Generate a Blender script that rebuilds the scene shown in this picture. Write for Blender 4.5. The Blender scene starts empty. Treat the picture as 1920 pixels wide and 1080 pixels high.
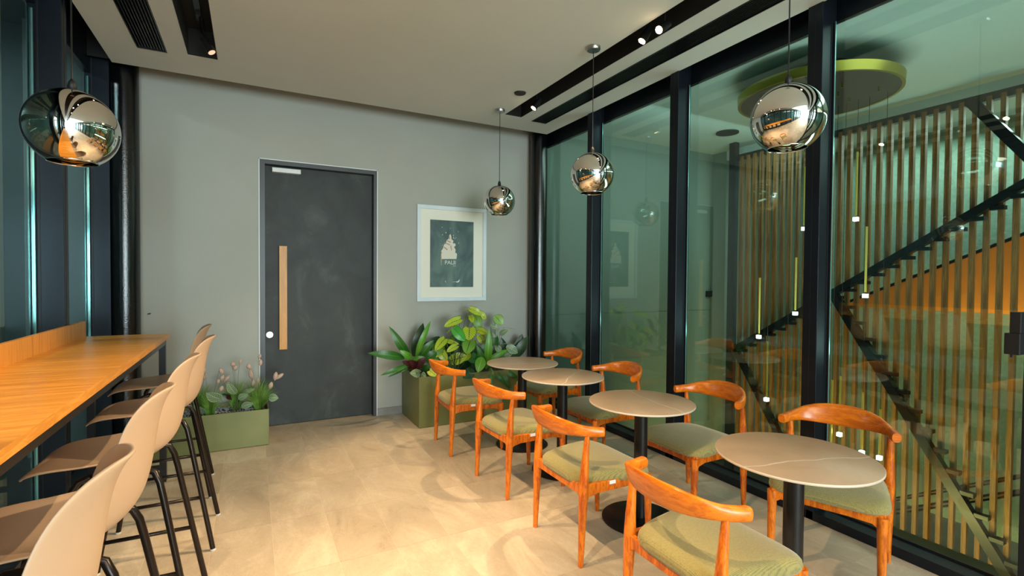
import bpy, bmesh, math, random
from mathutils import Vector, Matrix, Euler
rnd = random.Random(7)
S = bpy.context.scene
COL = S.collection
PI = math.pi

# ------------------------------------------------------------ camera, world, exposure, large lights
cam_d = bpy.data.cameras.new('camera'); cam = bpy.data.objects.new('camera', cam_d); COL.objects.link(cam)
cam_d.sensor_width = 36.0; cam_d.lens = 927.4 / 1920 * 36; cam_d.clip_start = .05; cam_d.clip_end = 100
M_ = ((0.88506665, -0.46540091, 0.00768228), (-0.002856, -0.02193411, -0.99975534), (0.46545555, 0.88482817, -0.02074234))
r_, d_, f_ = [Vector(v) for v in M_]
rot = Matrix((r_, -d_, -f_)).transposed()
cam.matrix_world = Matrix.Translation((0, 0, 1.48)) @ rot.to_4x4()
S.camera = cam
S.view_settings.view_transform = 'Standard'; S.view_settings.look = 'None'
S.view_settings.gamma = 1; S.view_settings.use_curve_mapping = False
S.view_settings.exposure = 0.7
S.cycles.max_bounces = 10; S.cycles.transparent_max_bounces = 24; S.cycles.glossy_bounces = 6
S.cycles.sample_clamp_indirect = 4.0

W = bpy.data.worlds.new('world'); S.world = W; W.use_nodes = True
bg = W.node_tree.nodes['Background']; bg.inputs[0].default_value = (.55, .85, 1.0, 1); bg.inputs[1].default_value = 1.6

def area(name, loc, size, rot_, power, col, sy=None):
    l = bpy.data.lights.new(name, 'AREA'); l.energy = power; l.color = col; l.size = size
    if sy: l.shape = 'RECTANGLE'; l.size_y = sy
    o = bpy.data.objects.new(name, l); COL.objects.link(o); o.location = loc; o.rotation_euler = rot_
    return o
# daylight coming in through the storefront at the far end of the room, behind the camera
area('storefront_daylight', (1.0, -7.85, 1.6), 3.9, (PI/2, 0, 0), 420, (.80, .97, 1.0), 2.9)
# unseen fill light, added behind the camera to raise the ambient level
area('rear_fill', (1.0, -2.6, 3.12), 2.2, (0, 0, 0), 130, (1.0, .86, .68), 3.4)
# atrium behind the glass: unseen fills added for its walls and ceiling, a warm uplight low in the stairwell
area('stair_wall_fill', (6.75, 1.2, 3.2), .3, (0, math.radians(8), 0), 75, (.93, 1.0, .95), 5.0)  # added fill between slats and wall, brightens the green plaster
area('atrium_down_fill', (4.3, .6, 3.36), .8, (0, 0, 0), 12, (.95, 1.0, .95), 3.0)  # added downward fill for the atrium, no fitting modelled
area('atrium_up_fill', (4.4, 1.8, .9), .8, (PI, 0, 0), 30, (.92, 1.0, 1.0), 3.0)  # added upward fill for the atrium ceiling, no fitting modelled
area('atrium_side_fill', (4.7, 3.9, 3.2), 2.6, (math.radians(40), 0, 0), 17, (.92, 1.0, .96), .4)  # added fill that brightens the atrium side wall
area('stairwell_warm_light', (4.6, 2.4, -1.15), .4, (0, math.radians(-112), 0), 95, (1, .62, .2), 4.4)
area('soffit_fill', (6.3, 1.3, .75), .15, (0, math.radians(-150), 0), 14, (1, .66, .3), 2.6)  # added fill hidden behind the slats, brightens the orange panel
area('corridor_fill', (-2.3, 4.0, 3.4), .3, (0, 0, 0), 20, (.85, .97, 1.0), .3)  # added unseen fill for the space beyond the left glass

# ------------------------------------------------------------ materials
def mat(name, base=(.5, .5, .5), rough=.5, metal=0.0, **kw):
    m = bpy.data.materials.new(name); m.use_nodes = True
    b = m.node_tree.nodes['Principled BSDF']
    b.inputs['Base Color'].default_value = (*base, 1); b.inputs['Roughness'].default_value = rough
    b.inputs['Metallic'].default_value = metal
    for k, v in kw.items():
        if k in b.inputs: b.inputs[k].default_value = v
    return m
def N(m, t, **kw):
    n = m.node_tree.nodes.new(t)
    for k, v in kw.items(): setattr(n, k, v)
    return n
def L(m, a, b): m.node_tree.links.new(a, b)
def coords(m, which='Object', scale=(1, 1, 1), rotz=0):
    tc = N(m, 'ShaderNodeTexCoord'); mp = N(m, 'ShaderNodeMapping')
    mp.inputs['Scale'].default_value = scale; mp.inputs['Rotation'].default_value = (0, 0, rotz)
    L(m, tc.outputs[which], mp.inputs[0]); return mp.outputs[0]
def ramp(m, fac, stops):
    r = N(m, 'ShaderNodeValToRGB'); L(m, fac, r.inputs[0])
    e = r.color_ramp.elements
    while len(e) < len(stops): e.new(.5)
    for i, (p, c) in enumerate(stops): e[i].position = p; e[i].color = (*c, 1)
    return r.outputs[0]
def noise(m, vec, scale=5, detail=4, rough=.5, dist=0):
    n = N(m, 'ShaderNodeTexNoise'); L(m, vec, n.inputs['Vector'])
    n.inputs['Scale'].default_value = scale; n.inputs['Detail'].default_value = detail
    n.inputs['Roughness'].default_value = rough; n.inputs['Distortion'].default_value = dist
    return n.outputs['Fac']
def bump(m, h, strength=.2, dist=.01):
    b = N(m, 'ShaderNodeBump'); b.inputs['Strength'].default_value = strength; b.inputs['Distance'].default_value = dist
    L(m, h, b.inputs['Height']); L(m, b.outputs[0], m.node_tree.nodes['Principled BSDF'].inputs['Normal'])
def base(m, col): L(m, col, m.node_tree.nodes['Principled BSDF'].inputs['Base Color'])

def noisy(name, c1, c2, scale=4, rough=.6, metal=0, stretch=(1, 1, 1), b=0, which='Object', detail=5, **kw):
    m = mat(name, c1, rough, metal, **kw); v = coords(m, which, stretch)
    f = noise(m, v, scale, detail, .6); base(m, ramp(m, f, [(.3, c1), (.7, c2)]))
    if b: bump(m, f, b)
    return m
def wood(name, c1, c2, stretch=(1, 1, 1), scale=6, rough=.4, which='Object'):
    m = mat(name, c1, rough); v = coords(m, which, stretch)
    n1 = noise(m, v, scale, 6, .65, .6); n2 = noise(m, v, scale * 5, 3, .6)
    mx = N(m, 'ShaderNodeMath', operation='MULTIPLY_ADD'); L(m, n2, mx.inputs[0]); mx.inputs[1].default_value = .35; L(m, n1, mx.inputs[2])
    oi = N(m, 'ShaderNodeObjectInfo')
    ad = N(m, 'ShaderNodeMath', operation='MULTIPLY_ADD'); L(m, oi.outputs['Random'], ad.inputs[0]); ad.inputs[1].default_value = .1; L(m, mx.outputs[0], ad.inputs[2])
    base(m, ramp(m, ad.outputs[0], [(.45, c1), (.62, c2), (.82, c1)])); bump(m, n2, .05, .002)
    return m

M = {}
M['paint'] = noisy('wall_paint', (.37, .375, .33), (.40, .40, .355), 1.2, .75)
M['ceiling'] = noisy('ceiling_paint', (.56, .59, .56), (.60, .62, .59), 1.0, .8)
M['black'] = mat('matt_black', (.006, .006, .007), .55)
M['blackmetal'] = mat('black_powder_coat', (.012, .011, .012), .32, .3)
M['frame'] = noisy('dark_window_frame', (.012, .016, .024), (.016, .022, .032), 3, .35, .55)
M['column'] = mat('glossy_black_paint', (.003, .003, .004), .13, 0, **{'Specular IOR Level': .7})
_v = coords(M['column']); bump(M['column'], noise(M['column'], _v, 90, 4, .6), .16, .01)
M['white'] = mat('white_trim', (.75, .78, .76), .5)
M['grout'] = mat('floor_grout', (.66, .56, .43), .8)
M['chrome'] = mat('chrome', (.75, .76, .78), .12, 1)
M['steel'] = mat('brushed_steel', (.45, .45, .44), .3, 1)
M['aqua'] = mat('glass_edge', (.25, .55, .55), .15, .6)
M['gasket'] = mat('rubber_gasket', (.006, .006, .008), .5)
M['track'] = mat('slot_interior', (.008, .007, .006), .8)

# stone floor tile, each tile its own shade
m = mat('stone_tile', (.5, .4, .3), .42); M['tile'] = m
tc = N(m, 'ShaderNodeTexCoord'); oi = N(m, 'ShaderNodeObjectInfo'); ge = N(m, 'ShaderNodeNewGeometry')
off = N(m, 'ShaderNodeVectorMath', operation='SCALE'); 
cmb = N(m, 'ShaderNodeCombineXYZ'); L(m, oi.outputs['Random'], cmb.inputs[0]); L(m, oi.outputs['Random'], cmb.inputs[2])
L(m, cmb.outputs[0], off.inputs[0]); off.inputs['Scale'].default_value = 37
ad = N(m, 'ShaderNodeVectorMath', operation='ADD'); L(m, ge.outputs['Position'], ad.inputs[0]); L(m, off.outputs[0], ad.inputs[1])
mp = N(m, 'ShaderNodeMapping'); mp.inputs['Scale'].default_value = (1, .55, 1); mp.inputs['Rotation'].default_value = (0, 0, .6); L(m, ad.outputs[0], mp.inputs[0])
n1 = noise(m, mp.outputs[0], 3.2, 9, .68, 1.6); n2 = noise(m, mp.outputs[0], 38, 6, .75, 1.4)
mx = N(m, 'ShaderNodeMath', operation='MULTIPLY_ADD'); L(m, n2, mx.inputs[0]); mx.inputs[1].default_value = .42; L(m, n1, mx.inputs[2])
rr = N(m, 'ShaderNodeMath', operation='MULTIPLY_ADD'); L(m, oi.outputs['Random'], rr.inputs[0]); rr.inputs[1].default_value = .15; L(m, mx.outputs[0], rr.inputs[2])
base(m, ramp(m, rr.outputs[0], [(.48, (.33, .25, .17)), (.66, (.44, .35, .25)), (.80, (.49, .395, .285)), (1.0, (.60, .50, .375))]))
bump(m, n2, .3, .006)

M['oak'] = wood('bar_oak_laminate', (.56, .22, .022), (.80, .37, .055), (.9, 16, 9), 3.2, .34)
M['oakedge'] = wood('bar_oak_edge', (.60, .24, .03), (.78, .36, .065), (2, 2, 20), 4, .35)
M['oakv'] = wood('backsplash_oak', (.50, .19, .022), (.68, .30, .05), (2, 14, .6), 3, .4)
M['chairwood'] = wood('orange_ash_wood', (.42, .075, .003), (.76, .20, .008), (5, 5, 1.2), 7, .33)
M['railwood'] = wood('orange_ash_rail', (.52, .11, .004), (.76, .20, .008), (4, 1.2, 7), 6, .28)
M['pull'] = wood('pull_bar_wood', (.52, .215, .014), (.62, .27, .024), (9, 9, .7), 4, .4)
M['slat'] = wood('walnut_slat', (.10, .040, .008), (.24, .105, .022), (9, 9, .35), 5, .6)

m = mat('olive_wool', (.20, .2, .1), .95, 0, **{'Sheen Weight': .3}); M['fabric'] = m
v = coords(m); wv = N(m, 'ShaderNodeTexWave', wave_type='BANDS', bands_direction='X'); wv.inputs['Scale'].default_value = 70; L(m, v, wv.inputs['Vector'])
wv2 = N(m, 'ShaderNodeTexWave', wave_type='BANDS', bands_direction='Y'); wv2.inputs['Scale'].default_value = 70; L(m, v, wv2.inputs['Vector'])
mm = N(m, 'ShaderNodeMath', operation='MULTIPLY'); L(m, wv.outputs['Fac'], mm.inputs[0]); L(m, wv2.outputs['Fac'], mm.inputs[1])
nz = noise(m, v, 120, 3, .6); mm2 = N(m, 'ShaderNodeMath', operation='ADD'); L(m, mm.outputs[0], mm2.inputs[0]); L(m, nz, mm2.inputs[1])
base(m, ramp(m, mm2.outputs[0], [(.25, (.15, .135, .04)), (1.0, (.33, .275, .095))])); bump(m, mm2.outputs[0], .15, .001)

M['shell'] = noisy('taupe_plastic', (.42, .295, .20), (.44, .31, .21), 2, .5)
M['stooltube'] = mat('dark_bronze_tube', (.022, .015, .012), .28, .6)
M['glide'] = mat('pale_glide', (.55, .52, .48), .6)

m = mat('taupe_stone_top', (.3, .25, .2), .32); M['stone'] = m
v = coords(m); n1 = noise(m, v, 5, 6, .6, .5); cl = ramp(m, n1, [(.3, (.34, .235, .155)), (.7, (.41, .29, .195))])
sx = N(m, 'ShaderNodeSeparateXYZ'); mp = N(m, 'ShaderNodeMapping'); mp.inputs['Rotation'].default_value = (0, 0, .5); L(m, v, mp.inputs[0])
nv = noise(m, v, 2.2, 3, .5); L(m, mp.outputs[0], sx.inputs[0])
q = N(m, 'ShaderNodeMath', operation='MULTIPLY_ADD'); L(m, nv, q.inputs[0]); q.inputs[1].default_value = .16; L(m, sx.outputs[1], q.inputs[2])
pp = N(m, 'ShaderNodeMath', operation='PINGPONG'); L(m, q.outputs[0], pp.inputs[0]); pp.inputs[1].default_value = .21
vein = ramp(m, pp.outputs[0], [(0, (1, 1, 1)), (.0042, (0, 0, 0))])
mixn = N(m, 'ShaderNodeMix', data_type='RGBA'); L(m, vein, mixn.inputs[0]); L(m, cl, mixn.inputs[6]); mixn.inputs[7].default_value = (.62, .56, .47, 1)
base(m, mixn.outputs[2])
M['stoneedge'] = mat('stone_edge', (.55, .47, .38), .4)

M['planter'] = noisy('olive_patina', (.13, .14, .038), (.195, .20, .065), 2.2, .45, .1, detail=8)
M['soil'] = noisy('dark_soil', (.02, .014, .01), (.05, .035, .025), 30, .95)
M['gravel'] = noisy('grey_gravel', (.22, .23, .25), (.55, .56, .6), 60, .8)
m = mat('charcoal_door', (.05, .05, .05), .5, 0, **{'Specular IOR Level': .3}); M['door'] = m
v = coords(m, 'Object', (1.4, 1, 1)); n1 = noise(m, v, 2.2, 8, .6, .6); base(m, ramp(m, n1, [(.3, (.020, .022, .021)), (.55, (.036, .040, .037)), (.78, (.085, .092, .082))]))
M['doorframe'] = mat('charcoal_frame', (.035, .036, .038), .4)
M['skirt'] = noisy('grey_stone_skirting', (.19, .18, .16), (.27, .25, .225), 6, .5)
M['mirror'] = mat('mirror_shade', (.82, .80, .76), .012, 1)
M['mirror_in'] = mat('shade_inside', (.85, .82, .76), .04, 1)
M['cord'] = mat('black_cord', (.01, .01, .01), .5)
M['tag'] = mat('white_tag', (.8, .82, .85), .6)
M['gold'] = mat('brass_gold', (.45, .36, .06), .35, .9)
M['goldrod'] = mat('brass_rod', (.95, .68, .16), .3, .5)
M['disc'] = mat('bronze_disc', (.06, .045, .045), .35, .5)
M['atrium_wall'] = noisy('green_plaster', (.17, .25, .20), (.24, .33, .275), 25, .9, b=.5)
M['atrium_side'] = noisy('grey_green_wall', (.15, .19, .17), (.17, .215, .19), 1, .7)
M['atrium_ceiling'] = mat('atrium_ceiling_paint', (.44, .53, .53), .8)
M['orange'] = mat('orange_soffit', (.72, .24, .03), .6)
M['dark_floor'] = noisy('dark_stone_floor', (.05, .045, .04), (.09, .08, .07), 3, .35)
M['stair_steel'] = mat('black_steel', (.006, .006, .009), .3, .3)
M['outer'] = noisy('corridor_wall', (.13, .15, .14), (.17, .19, .175), 1, .8)
M['board'] = mat('mat_board', (.78, .76, .66), .8)
M['pframe'] = noisy('white_frame_paint', (.60, .68, .72), (.68, .75, .78), 4, .5)
M['cream'] = mat('printed_cream', (.70, .66, .55), .7)
M['creamd'] = mat('printed_shade', (.45, .30, .2), .7)
M['printw'] = mat('printed_white', (.65, .7, .66), .7)
m = mat('poster_print', (.05, .1, .09), .45); M['print'] = m
v = coords(m, 'Object', (1.6, 1, 1), .5); n1 = noise(m, v, 2.6, 4, .5, 1.2); base(m, ramp(m, n1, [(.3, (.035, .065, .07)), (.5, (.07, .125, .115)), (.68, (.12, .20, .165))]))

def emit(name, col, s):
    m = bpy.data.materials.new(name); m.use_nodes = True; nt = m.node_tree; nt.nodes.clear()
    e = nt.nodes.new('ShaderNodeEmission'); o = nt.nodes.new('ShaderNodeOutputMaterial')
    e.inputs[0].default_value = (*col, 1); e.inputs[1].default_value = s; nt.links.new(e.outputs[0], o.inputs[0]); return m
M['lens'] = emit('lamp_lens', (1, .66, .34), 30)
M['lensdim'] = emit('lamp_lens_dim', (1, .5, .3), .9)
M['cube'] = emit('cube_lamp', (1, .95, .9), 5)

def glass(name, tint, refl=1.0):
    m = bpy.data.materials.new(name); m.use_nodes = True; nt = m.node_tree; nt.nodes.clear()
    o = nt.nodes.new('ShaderNodeOutputMaterial'); mx = nt.nodes.new('ShaderNodeMixShader')
    t = nt.nodes.new('ShaderNodeBsdfTransparent'); t.inputs[0].default_value = (*tint, 1)
    g = nt.nodes.new('ShaderNodeBsdfGlossy'); g.inputs['Roughness'].default_value = 0.0; g.inputs[0].default_value = (.9, 1, .97, 1)
    fr = nt.nodes.new('ShaderNodeFresnel'); fr.inputs[0].default_value = 1.52
    # the pane is a thin box: give its inner faces the outside index so that they reflect like the outer ones
    ge_ = nt.nodes.new('ShaderNodeNewGeometry'); io = nt.nodes.new('ShaderNodeMath'); io.operation = 'MULTIPLY_ADD'
    nt.links.new(ge_.outputs['Backfacing'], io.inputs[0]); io.inputs[1].default_value = 1/1.52-1.52; io.inputs[2].default_value = 1.52
    nt.links.new(io.outputs[0], fr.inputs[0])
    ml = nt.nodes.new('ShaderNodeMath'); ml.operation = 'MULTIPLY'; ml.inputs[1].default_value = refl; ml.use_clamp = True
    nt.links.new(fr.outputs[0], ml.inputs[0]); nt.links.new(ml.outputs[0], mx.inputs[0])
    nt.links.new(t.outputs[0], mx.inputs[1]); nt.links.new(g.outputs[0], mx.inputs[2]); nt.links.new(mx.outputs[0], o.inputs[0])
    return m
M['glass'] = glass('green_tinted_glass', (.70, .865, .81), 1.35)
M['glassL'] = glass('blue_tinted_glass', (.70, .84, .84), 1.1)

def leafmat(name, c, vein, kind, stripes=9, wid=.16):
    m = mat(name, c, .38); b = m.node_tree.nodes['Principled BSDF']
    uv = N(m, 'ShaderNodeUVMap'); sp = N(m, 'ShaderNodeSeparateXYZ'); L(m, uv.outputs[0], sp.inputs[0])
    a = N(m, 'ShaderNodeMath', operation='SUBTRACT'); L(m, sp.outputs[0], a.inputs[0]); a.inputs[1].default_value = .5
    ab = N(m, 'ShaderNodeMath', operation='ABSOLUTE'); L(m, a.outputs[0], ab.inputs[0])
    ph = N(m, 'ShaderNodeMath', operation='MULTIPLY_ADD'); L(m, ab.outputs[0], ph.inputs[0]); ph.inputs[1].default_value = -.9; L(m, sp.outputs[1], ph.inputs[2])
    s = N(m, 'ShaderNodeMath', operation='MULTIPLY'); L(m, ph.outputs[0], s.inputs[0]); s.inputs[1].default_value = stripes
    fr = N(m, 'ShaderNodeMath', operation='FRACT'); L(m, s.outputs[0], fr.inputs[0])
    lt = N(m, 'ShaderNodeMath', operation='LESS_THAN'); L(m, fr.outputs[0], lt.inputs[0]); lt.inputs[1].default_value = wid
    mid = N(m, 'ShaderNodeMath', operation='LESS_THAN'); L(m, ab.outputs[0], mid.inputs[0]); mid.inputs[1].default_value = .025
    edge = N(m, 'ShaderNodeMath', operation='GREATER_THAN'); L(m, ab.outputs[0], edge.inputs[0]); edge.inputs[1].default_value = .455 if kind != 'plain' else .6
    mxx = N(m, 'ShaderNodeMath', operation='MAXIMUM'); L(m, lt.outputs[0], mxx.inputs[0]); L(m, mid.outputs[0], mxx.inputs[1])
    mx2 = N(m, 'ShaderNodeMath', operation='MAXIMUM'); L(m, mxx.outputs[0], mx2.inputs[0]); L(m, edge.outputs[0], mx2.inputs[1])
    mix = N(m, 'ShaderNodeMix', data_type='RGBA'); L(m, (mx2 if kind != 'plain' else mid).outputs[0], mix.inputs[0])
    mix.inputs[6].default_value = (*c, 1); mix.inputs[7].default_value = (*vein, 1)
    L(m, mix.outputs[2], b.inputs['Base Color'])
    return m
M['lf_y'] = leafmat('caladium_yellow', (.46, .56, .03), (.04, .12, .005), 'v', 6, .15)
M['lf_g'] = leafmat('caladium_green', (.17, .36, .04), (.015, .07, .005), 'v', 9, .2)
M['lf_b'] = leafmat('caladium_bright', (.05, .38, .03), (.02, .16, .01), 'v', 7, .1)
M['lf_s'] = leafmat('calathea_striped', (.03, .085, .03), (.48, .60, .36), 'v', 8, .38)
M['lf_p'] = leafmat('calathea_pale', (.30, .50, .12), (.04, .15, .02), 'v', 8, .2)
M['lf_d'] = leafmat('leaf_green', (.022, .12, .010), (.09, .26, .02), 'plain')
M['lf_l'] = leafmat('leaf_light_green', (.08, .27, .015), (.22, .45, .06), 'plain')
M['lf_k'] = leafmat('leaf_dark', (.012, .05, .014), (.03, .09, .02), 'plain')
M['lf_r'] = leafmat('leaf_burgundy', (.06, .012, .012), (.1, .03, .02), 'plain')
M['stem'] = mat('plant_stem', (.09, .13, .04), .5)
M['grass'] = noisy('grass_blade', (.07, .20, .025), (.26, .44, .07), 20, .6)
M['fluff'] = noisy('dusty_pink_fluff', (.50, .33, .25), (.62, .44, .34), 60, .95, b=.8)

# ------------------------------------------------------------ mesh helpers
class MB:
    def __init__(s): s.v = []; s.f = []; s.uv = None
    def add(s, vs, fs):
        o = len(s.v); s.v += [tuple(p) for p in vs]; s.f += [tuple(i + o for i in f) for f in fs]; return s
    def box(s, x0, x1, y0, y1, z0, z1):
        return s.add([(x0,y0,z0),(x1,y0,z0),(x1,y1,z0),(x0,y1,z0),(x0,y0,z1),(x1,y0,z1),(x1,y1,z1),(x0,y1,z1)],
                     [(0,3,2,1),(4,5,6,7),(0,1,5,4),(1,2,6,5),(2,3,7,6),(3,0,4,7)])
    def tube(s, path, rad, n=10, cap=True):
        path = [Vector(p) for p in path]; k = len(path)
        if not isinstance(rad, (list, tuple)): rad = [rad] * k
        vs = []; prev = None
        for i, p in enumerate(path):
            t = (path[min(i+1, k-1)] - path[max(i-1, 0)]).normalized()
            if prev is None: a = t.orthogonal().normalized()
            else: a = (prev - t * prev.dot(t)).normalized()
            prev = a; b = t.cross(a)
            for j in range(n):
                w = 2*PI*j/n; vs.append(p + (a*math.cos(w) + b*math.sin(w)) * rad[i])
        fs = [(i*n+j, i*n+(j+1) % n, (i+1)*n+(j+1) % n, (i+1)*n+j) for i in range(k-1) for j in range(n)]
        if cap: fs += [tuple(reversed(range(n))), tuple(range((k-1)*n, k*n))]
        return s.add(vs, fs)
    def sweep(s, path, sizes, up=(0, 0, 1), n=14, pw=2.4):
        path = [Vector(p) for p in path]; k = len(path); vs = []; up = Vector(up)
        for i, p in enumerate(path):
            t = (path[min(i+1, k-1)] - path[max(i-1, 0)]).normalized(); a = t.cross(up).normalized(); b = a.cross(t)
            h, w, lean = sizes[i]
            for j in range(n):
                q = 2*PI*j/n; c, d = math.cos(q), math.sin(q)
                c = math.copysign(abs(c)**(2/pw), c); d = math.copysign(abs(d)**(2/pw), d)
                vs.append(p + a*(c*w/2 + lean*d*h/2) + b*(d*h/2))
        fs = [(i*n+j, i*n+(j+1) % n, (i+1)*n+(j+1) % n, (i+1)*n+j) for i in range(k-1) for j in range(n)]
        fs += [tuple(reversed(range(n))), tuple(range((k-1)*n, k*n))]
        return s.add(vs, fs)
    def lathe(s, prof, c=(0, 0, 0), n=40, cap=False):
        k = len(prof); vs = [(c[0]+r*math.cos(2*PI*j/n), c[1]+r*math.sin(2*PI*j/n), c[2]+z) for r, z in prof for j in range(n)]
        fs = [(i*n+j, i*n+(j+1) % n, (i+1)*n+(j+1) % n, (i+1)*n+j) for i in range(k-1) for j in range(n)]
        if cap: fs += [tuple(reversed(range(n))), tuple(range((k-1)*n, k*n))]
        return s.add(vs, fs)
    def prism(s, poly, axis, a, b):
        def P(u, v, w): return {'x': (w, u, v), 'y': (u, w, v), 'z': (u, v, w)}[axis]
        n = len(poly); vs = [P(u, v, a) for u, v in poly] + [P(u, v, b) for u, v in poly]
        return s.add(vs, [tuple(reversed(range(n))), tuple(range(n, 2*n))] + [(i, (i+1) % n, (i+1) % n + n, i+n) for i in range(n)])
    def mesh(s, name, m, smooth=False):
        me = bpy.data.meshes.new(name); me.from_pydata(s.v, [], s.f)
        bm = bmesh.new(); bm.from_mesh(me); bmesh.ops.recalc_face_normals(bm, faces=bm.faces); bm.to_mesh(me); bm.free()
        me.materials.append(m)
        if smooth:
            for p in me.polygons: p.use_smooth = True
        me.update(); return me
def link(name, me, parent=None):
    o = bpy.data.objects.new(name, me); COL.objects.link(o); o.parent = parent; return o
def obj(name, mb, m, parent=None, smooth=False, bev=0, autos=False, label=None):
    o = link(name, mb.mesh(name, m, smooth), parent)
    if bev:
        b = o.modifiers.new('bevel', 'BEVEL'); b.width = bev; b.segments = 2; b.limit_method = 'ANGLE'; b.angle_limit = .7
    if autos:
        es = o.modifiers.new('split', 'EDGE_SPLIT'); es.split_angle = .6
    if label: o['label'] = label
    return o
def tag(o, label=None, cat=None, group=None, kind=None):
    for k, v in (('label', label), ('category', cat), ('group', group), ('kind', kind)):
        if v: o[k] = v
    return o
def thing(name, label, cat, loc=(0, 0, 0), rz=0, group=None):
    o = bpy.data.objects.new(name, None); COL.objects.link(o); o.empty_display_size = .1
    o.location = loc; o.rotation_euler = (0, 0, rz); return tag(o, label, cat, group)
def kids(o): return [c for c in COL.objects if c.parent == o]
def dup(root, loc, rz, label, group=None):
    def cp(o, par):
        c = o.copy(); COL.objects.link(c); c.parent = par
        for ch in kids(o): cp(ch, c)
        return c
    r = cp(root, None); r.location = loc; r.rotation_euler = (0, 0, rz); r['label'] = label
    if group: r['group'] = group
    return r
def struct(name, mb, m, parent=None, **kw):
    o = obj(name, mb, m, parent, **kw)
    if parent is None: o['kind'] = 'structure'
    return o
B = lambda *a: MB().box(*a)

# ------------------------------------------------------------ the room shell
GX, FX, ZC = 3.17, 3.05, 3.16                     # right glass plane, its frame front, ceiling height
LX, LF = -1.16, -1.02                             # left glass plane, its frame front
YW, Y0 = 5.30, -8.0

fl = struct('floor', B(LX-.1, FX+.14, Y0, YW+.15, -.12, -.0012), M['grout'])
xs = [-1.16] + [-1.1 + .3*i for i in range(14)] + [3.05]
xs = [x for x in xs]
ys = [5.42, 5.09] + [4.48 - .61*k for k in range(0, 14)]
nt = 0
for i in range(len(xs)-1):
    for j in range(len(ys)-1):
        x0, x1, y1, y0 = xs[i], xs[i+1], ys[j], ys[j+1]
        if x1 - x0 < .03: continue
        if y1 > YW and not (x0 > .05 and x1 < 1.25) : y1 = min(y1, YW+.1)
        if nt >= 290: continue
        g = .0011; t = MB().box(x0+g, x1-g, y0+g, y1-g, -.006, 0)
        obj('tile', t, M['tile'], fl); nt += 1
obj('rear_tile_field', B(LX, FX, Y0, ys[-1]-.002, -.006, 0), M['tile'], fl)

# back wall with the door opening
DX0, DX1, DZ = .067, 1.17, 2.592
w = MB(); w.box(-1.6, DX0, YW, YW+.2, 0, 3.7); w.box(DX1, GX, YW, YW+.2, 0, 3.7); w.box(DX0, DX1, YW, YW+.2, DZ, 3.7)
wb = struct('wall_back', w, M['paint'])
struct('wall_front', MB().box(-1.3, 3.3, Y0-.2, Y0-.1, 2.95, 3.7).box(-1.3, 3.3, Y0-.2, Y0-.1, -.1, .1), M['paint'])
t = MB(); e = .008
t.box(DX0-e, DX0, YW-.006, YW+.01, 0, DZ+e); t.box(DX1, DX1+e, YW-.006, YW+.01, 0, DZ+e); t.box(DX0-e, DX1+e, YW-.006, YW+.01, DZ, DZ+e)
struct('trim_1', t, M['white'])
struct('baseboard_back', MB().box(DX1+e, 3.0, YW-.012, YW, 0, .078).box(-1.15, DX0-e, YW-.012, YW, 0, .078), M['skirt'])

# ceiling with its long slots, open edges on three sides (shadow gap), added black cover above to block light
CE = 4.97
cols = [(-.975, -.745, None), (-.745, -.56, 4.556), (-.56, -.427, None), (-.427, -.23, 4.52), (-.23, 2.31, None),
        (2.31, 2.503, 4.58), (2.503, 2.655, None), (2.655, 2.835, 4.63), (2.835, 3.06, None)]
c = MB()
for x0, x1, ye in cols:
    if ye is None: c.box(x0, x1, Y0, CE, ZC, ZC+.03)
    else: c.box(x0, x1, ye, CE, ZC, ZC+.03); c.box(x0, x1, Y0, -4.0, ZC, ZC+.03)
ce = struct('ceiling', c, M['ceiling'])
obj('plenum_light_block', B(-1.7, 3.4, Y0-.2, 5.5, 3.7, 3.75), M['black'], ce)  # unseen cover, added to keep light out above the ceiling
for x0, x1, ye in cols:
    if ye:
        s = MB(); h = .17; z = ZC+.03
        z = ZC+.001; h = .2; s.box(x0, x0+.004, -4, ye, z, z+h); s.box(x1-.004, x1, -4, ye, z, z+h); s.box(x0-.01, x1+.01, -4, ye, z+h, z+h+.01)
        s.box(x0, x1, ye-.004, ye, z, z+h); obj('slot_lining', s, M['track'], ce)
struct('trim_2', B(-1.16, -.985, CE+.05, CE+.06, 3.2, 3.7), M['black'])

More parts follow.
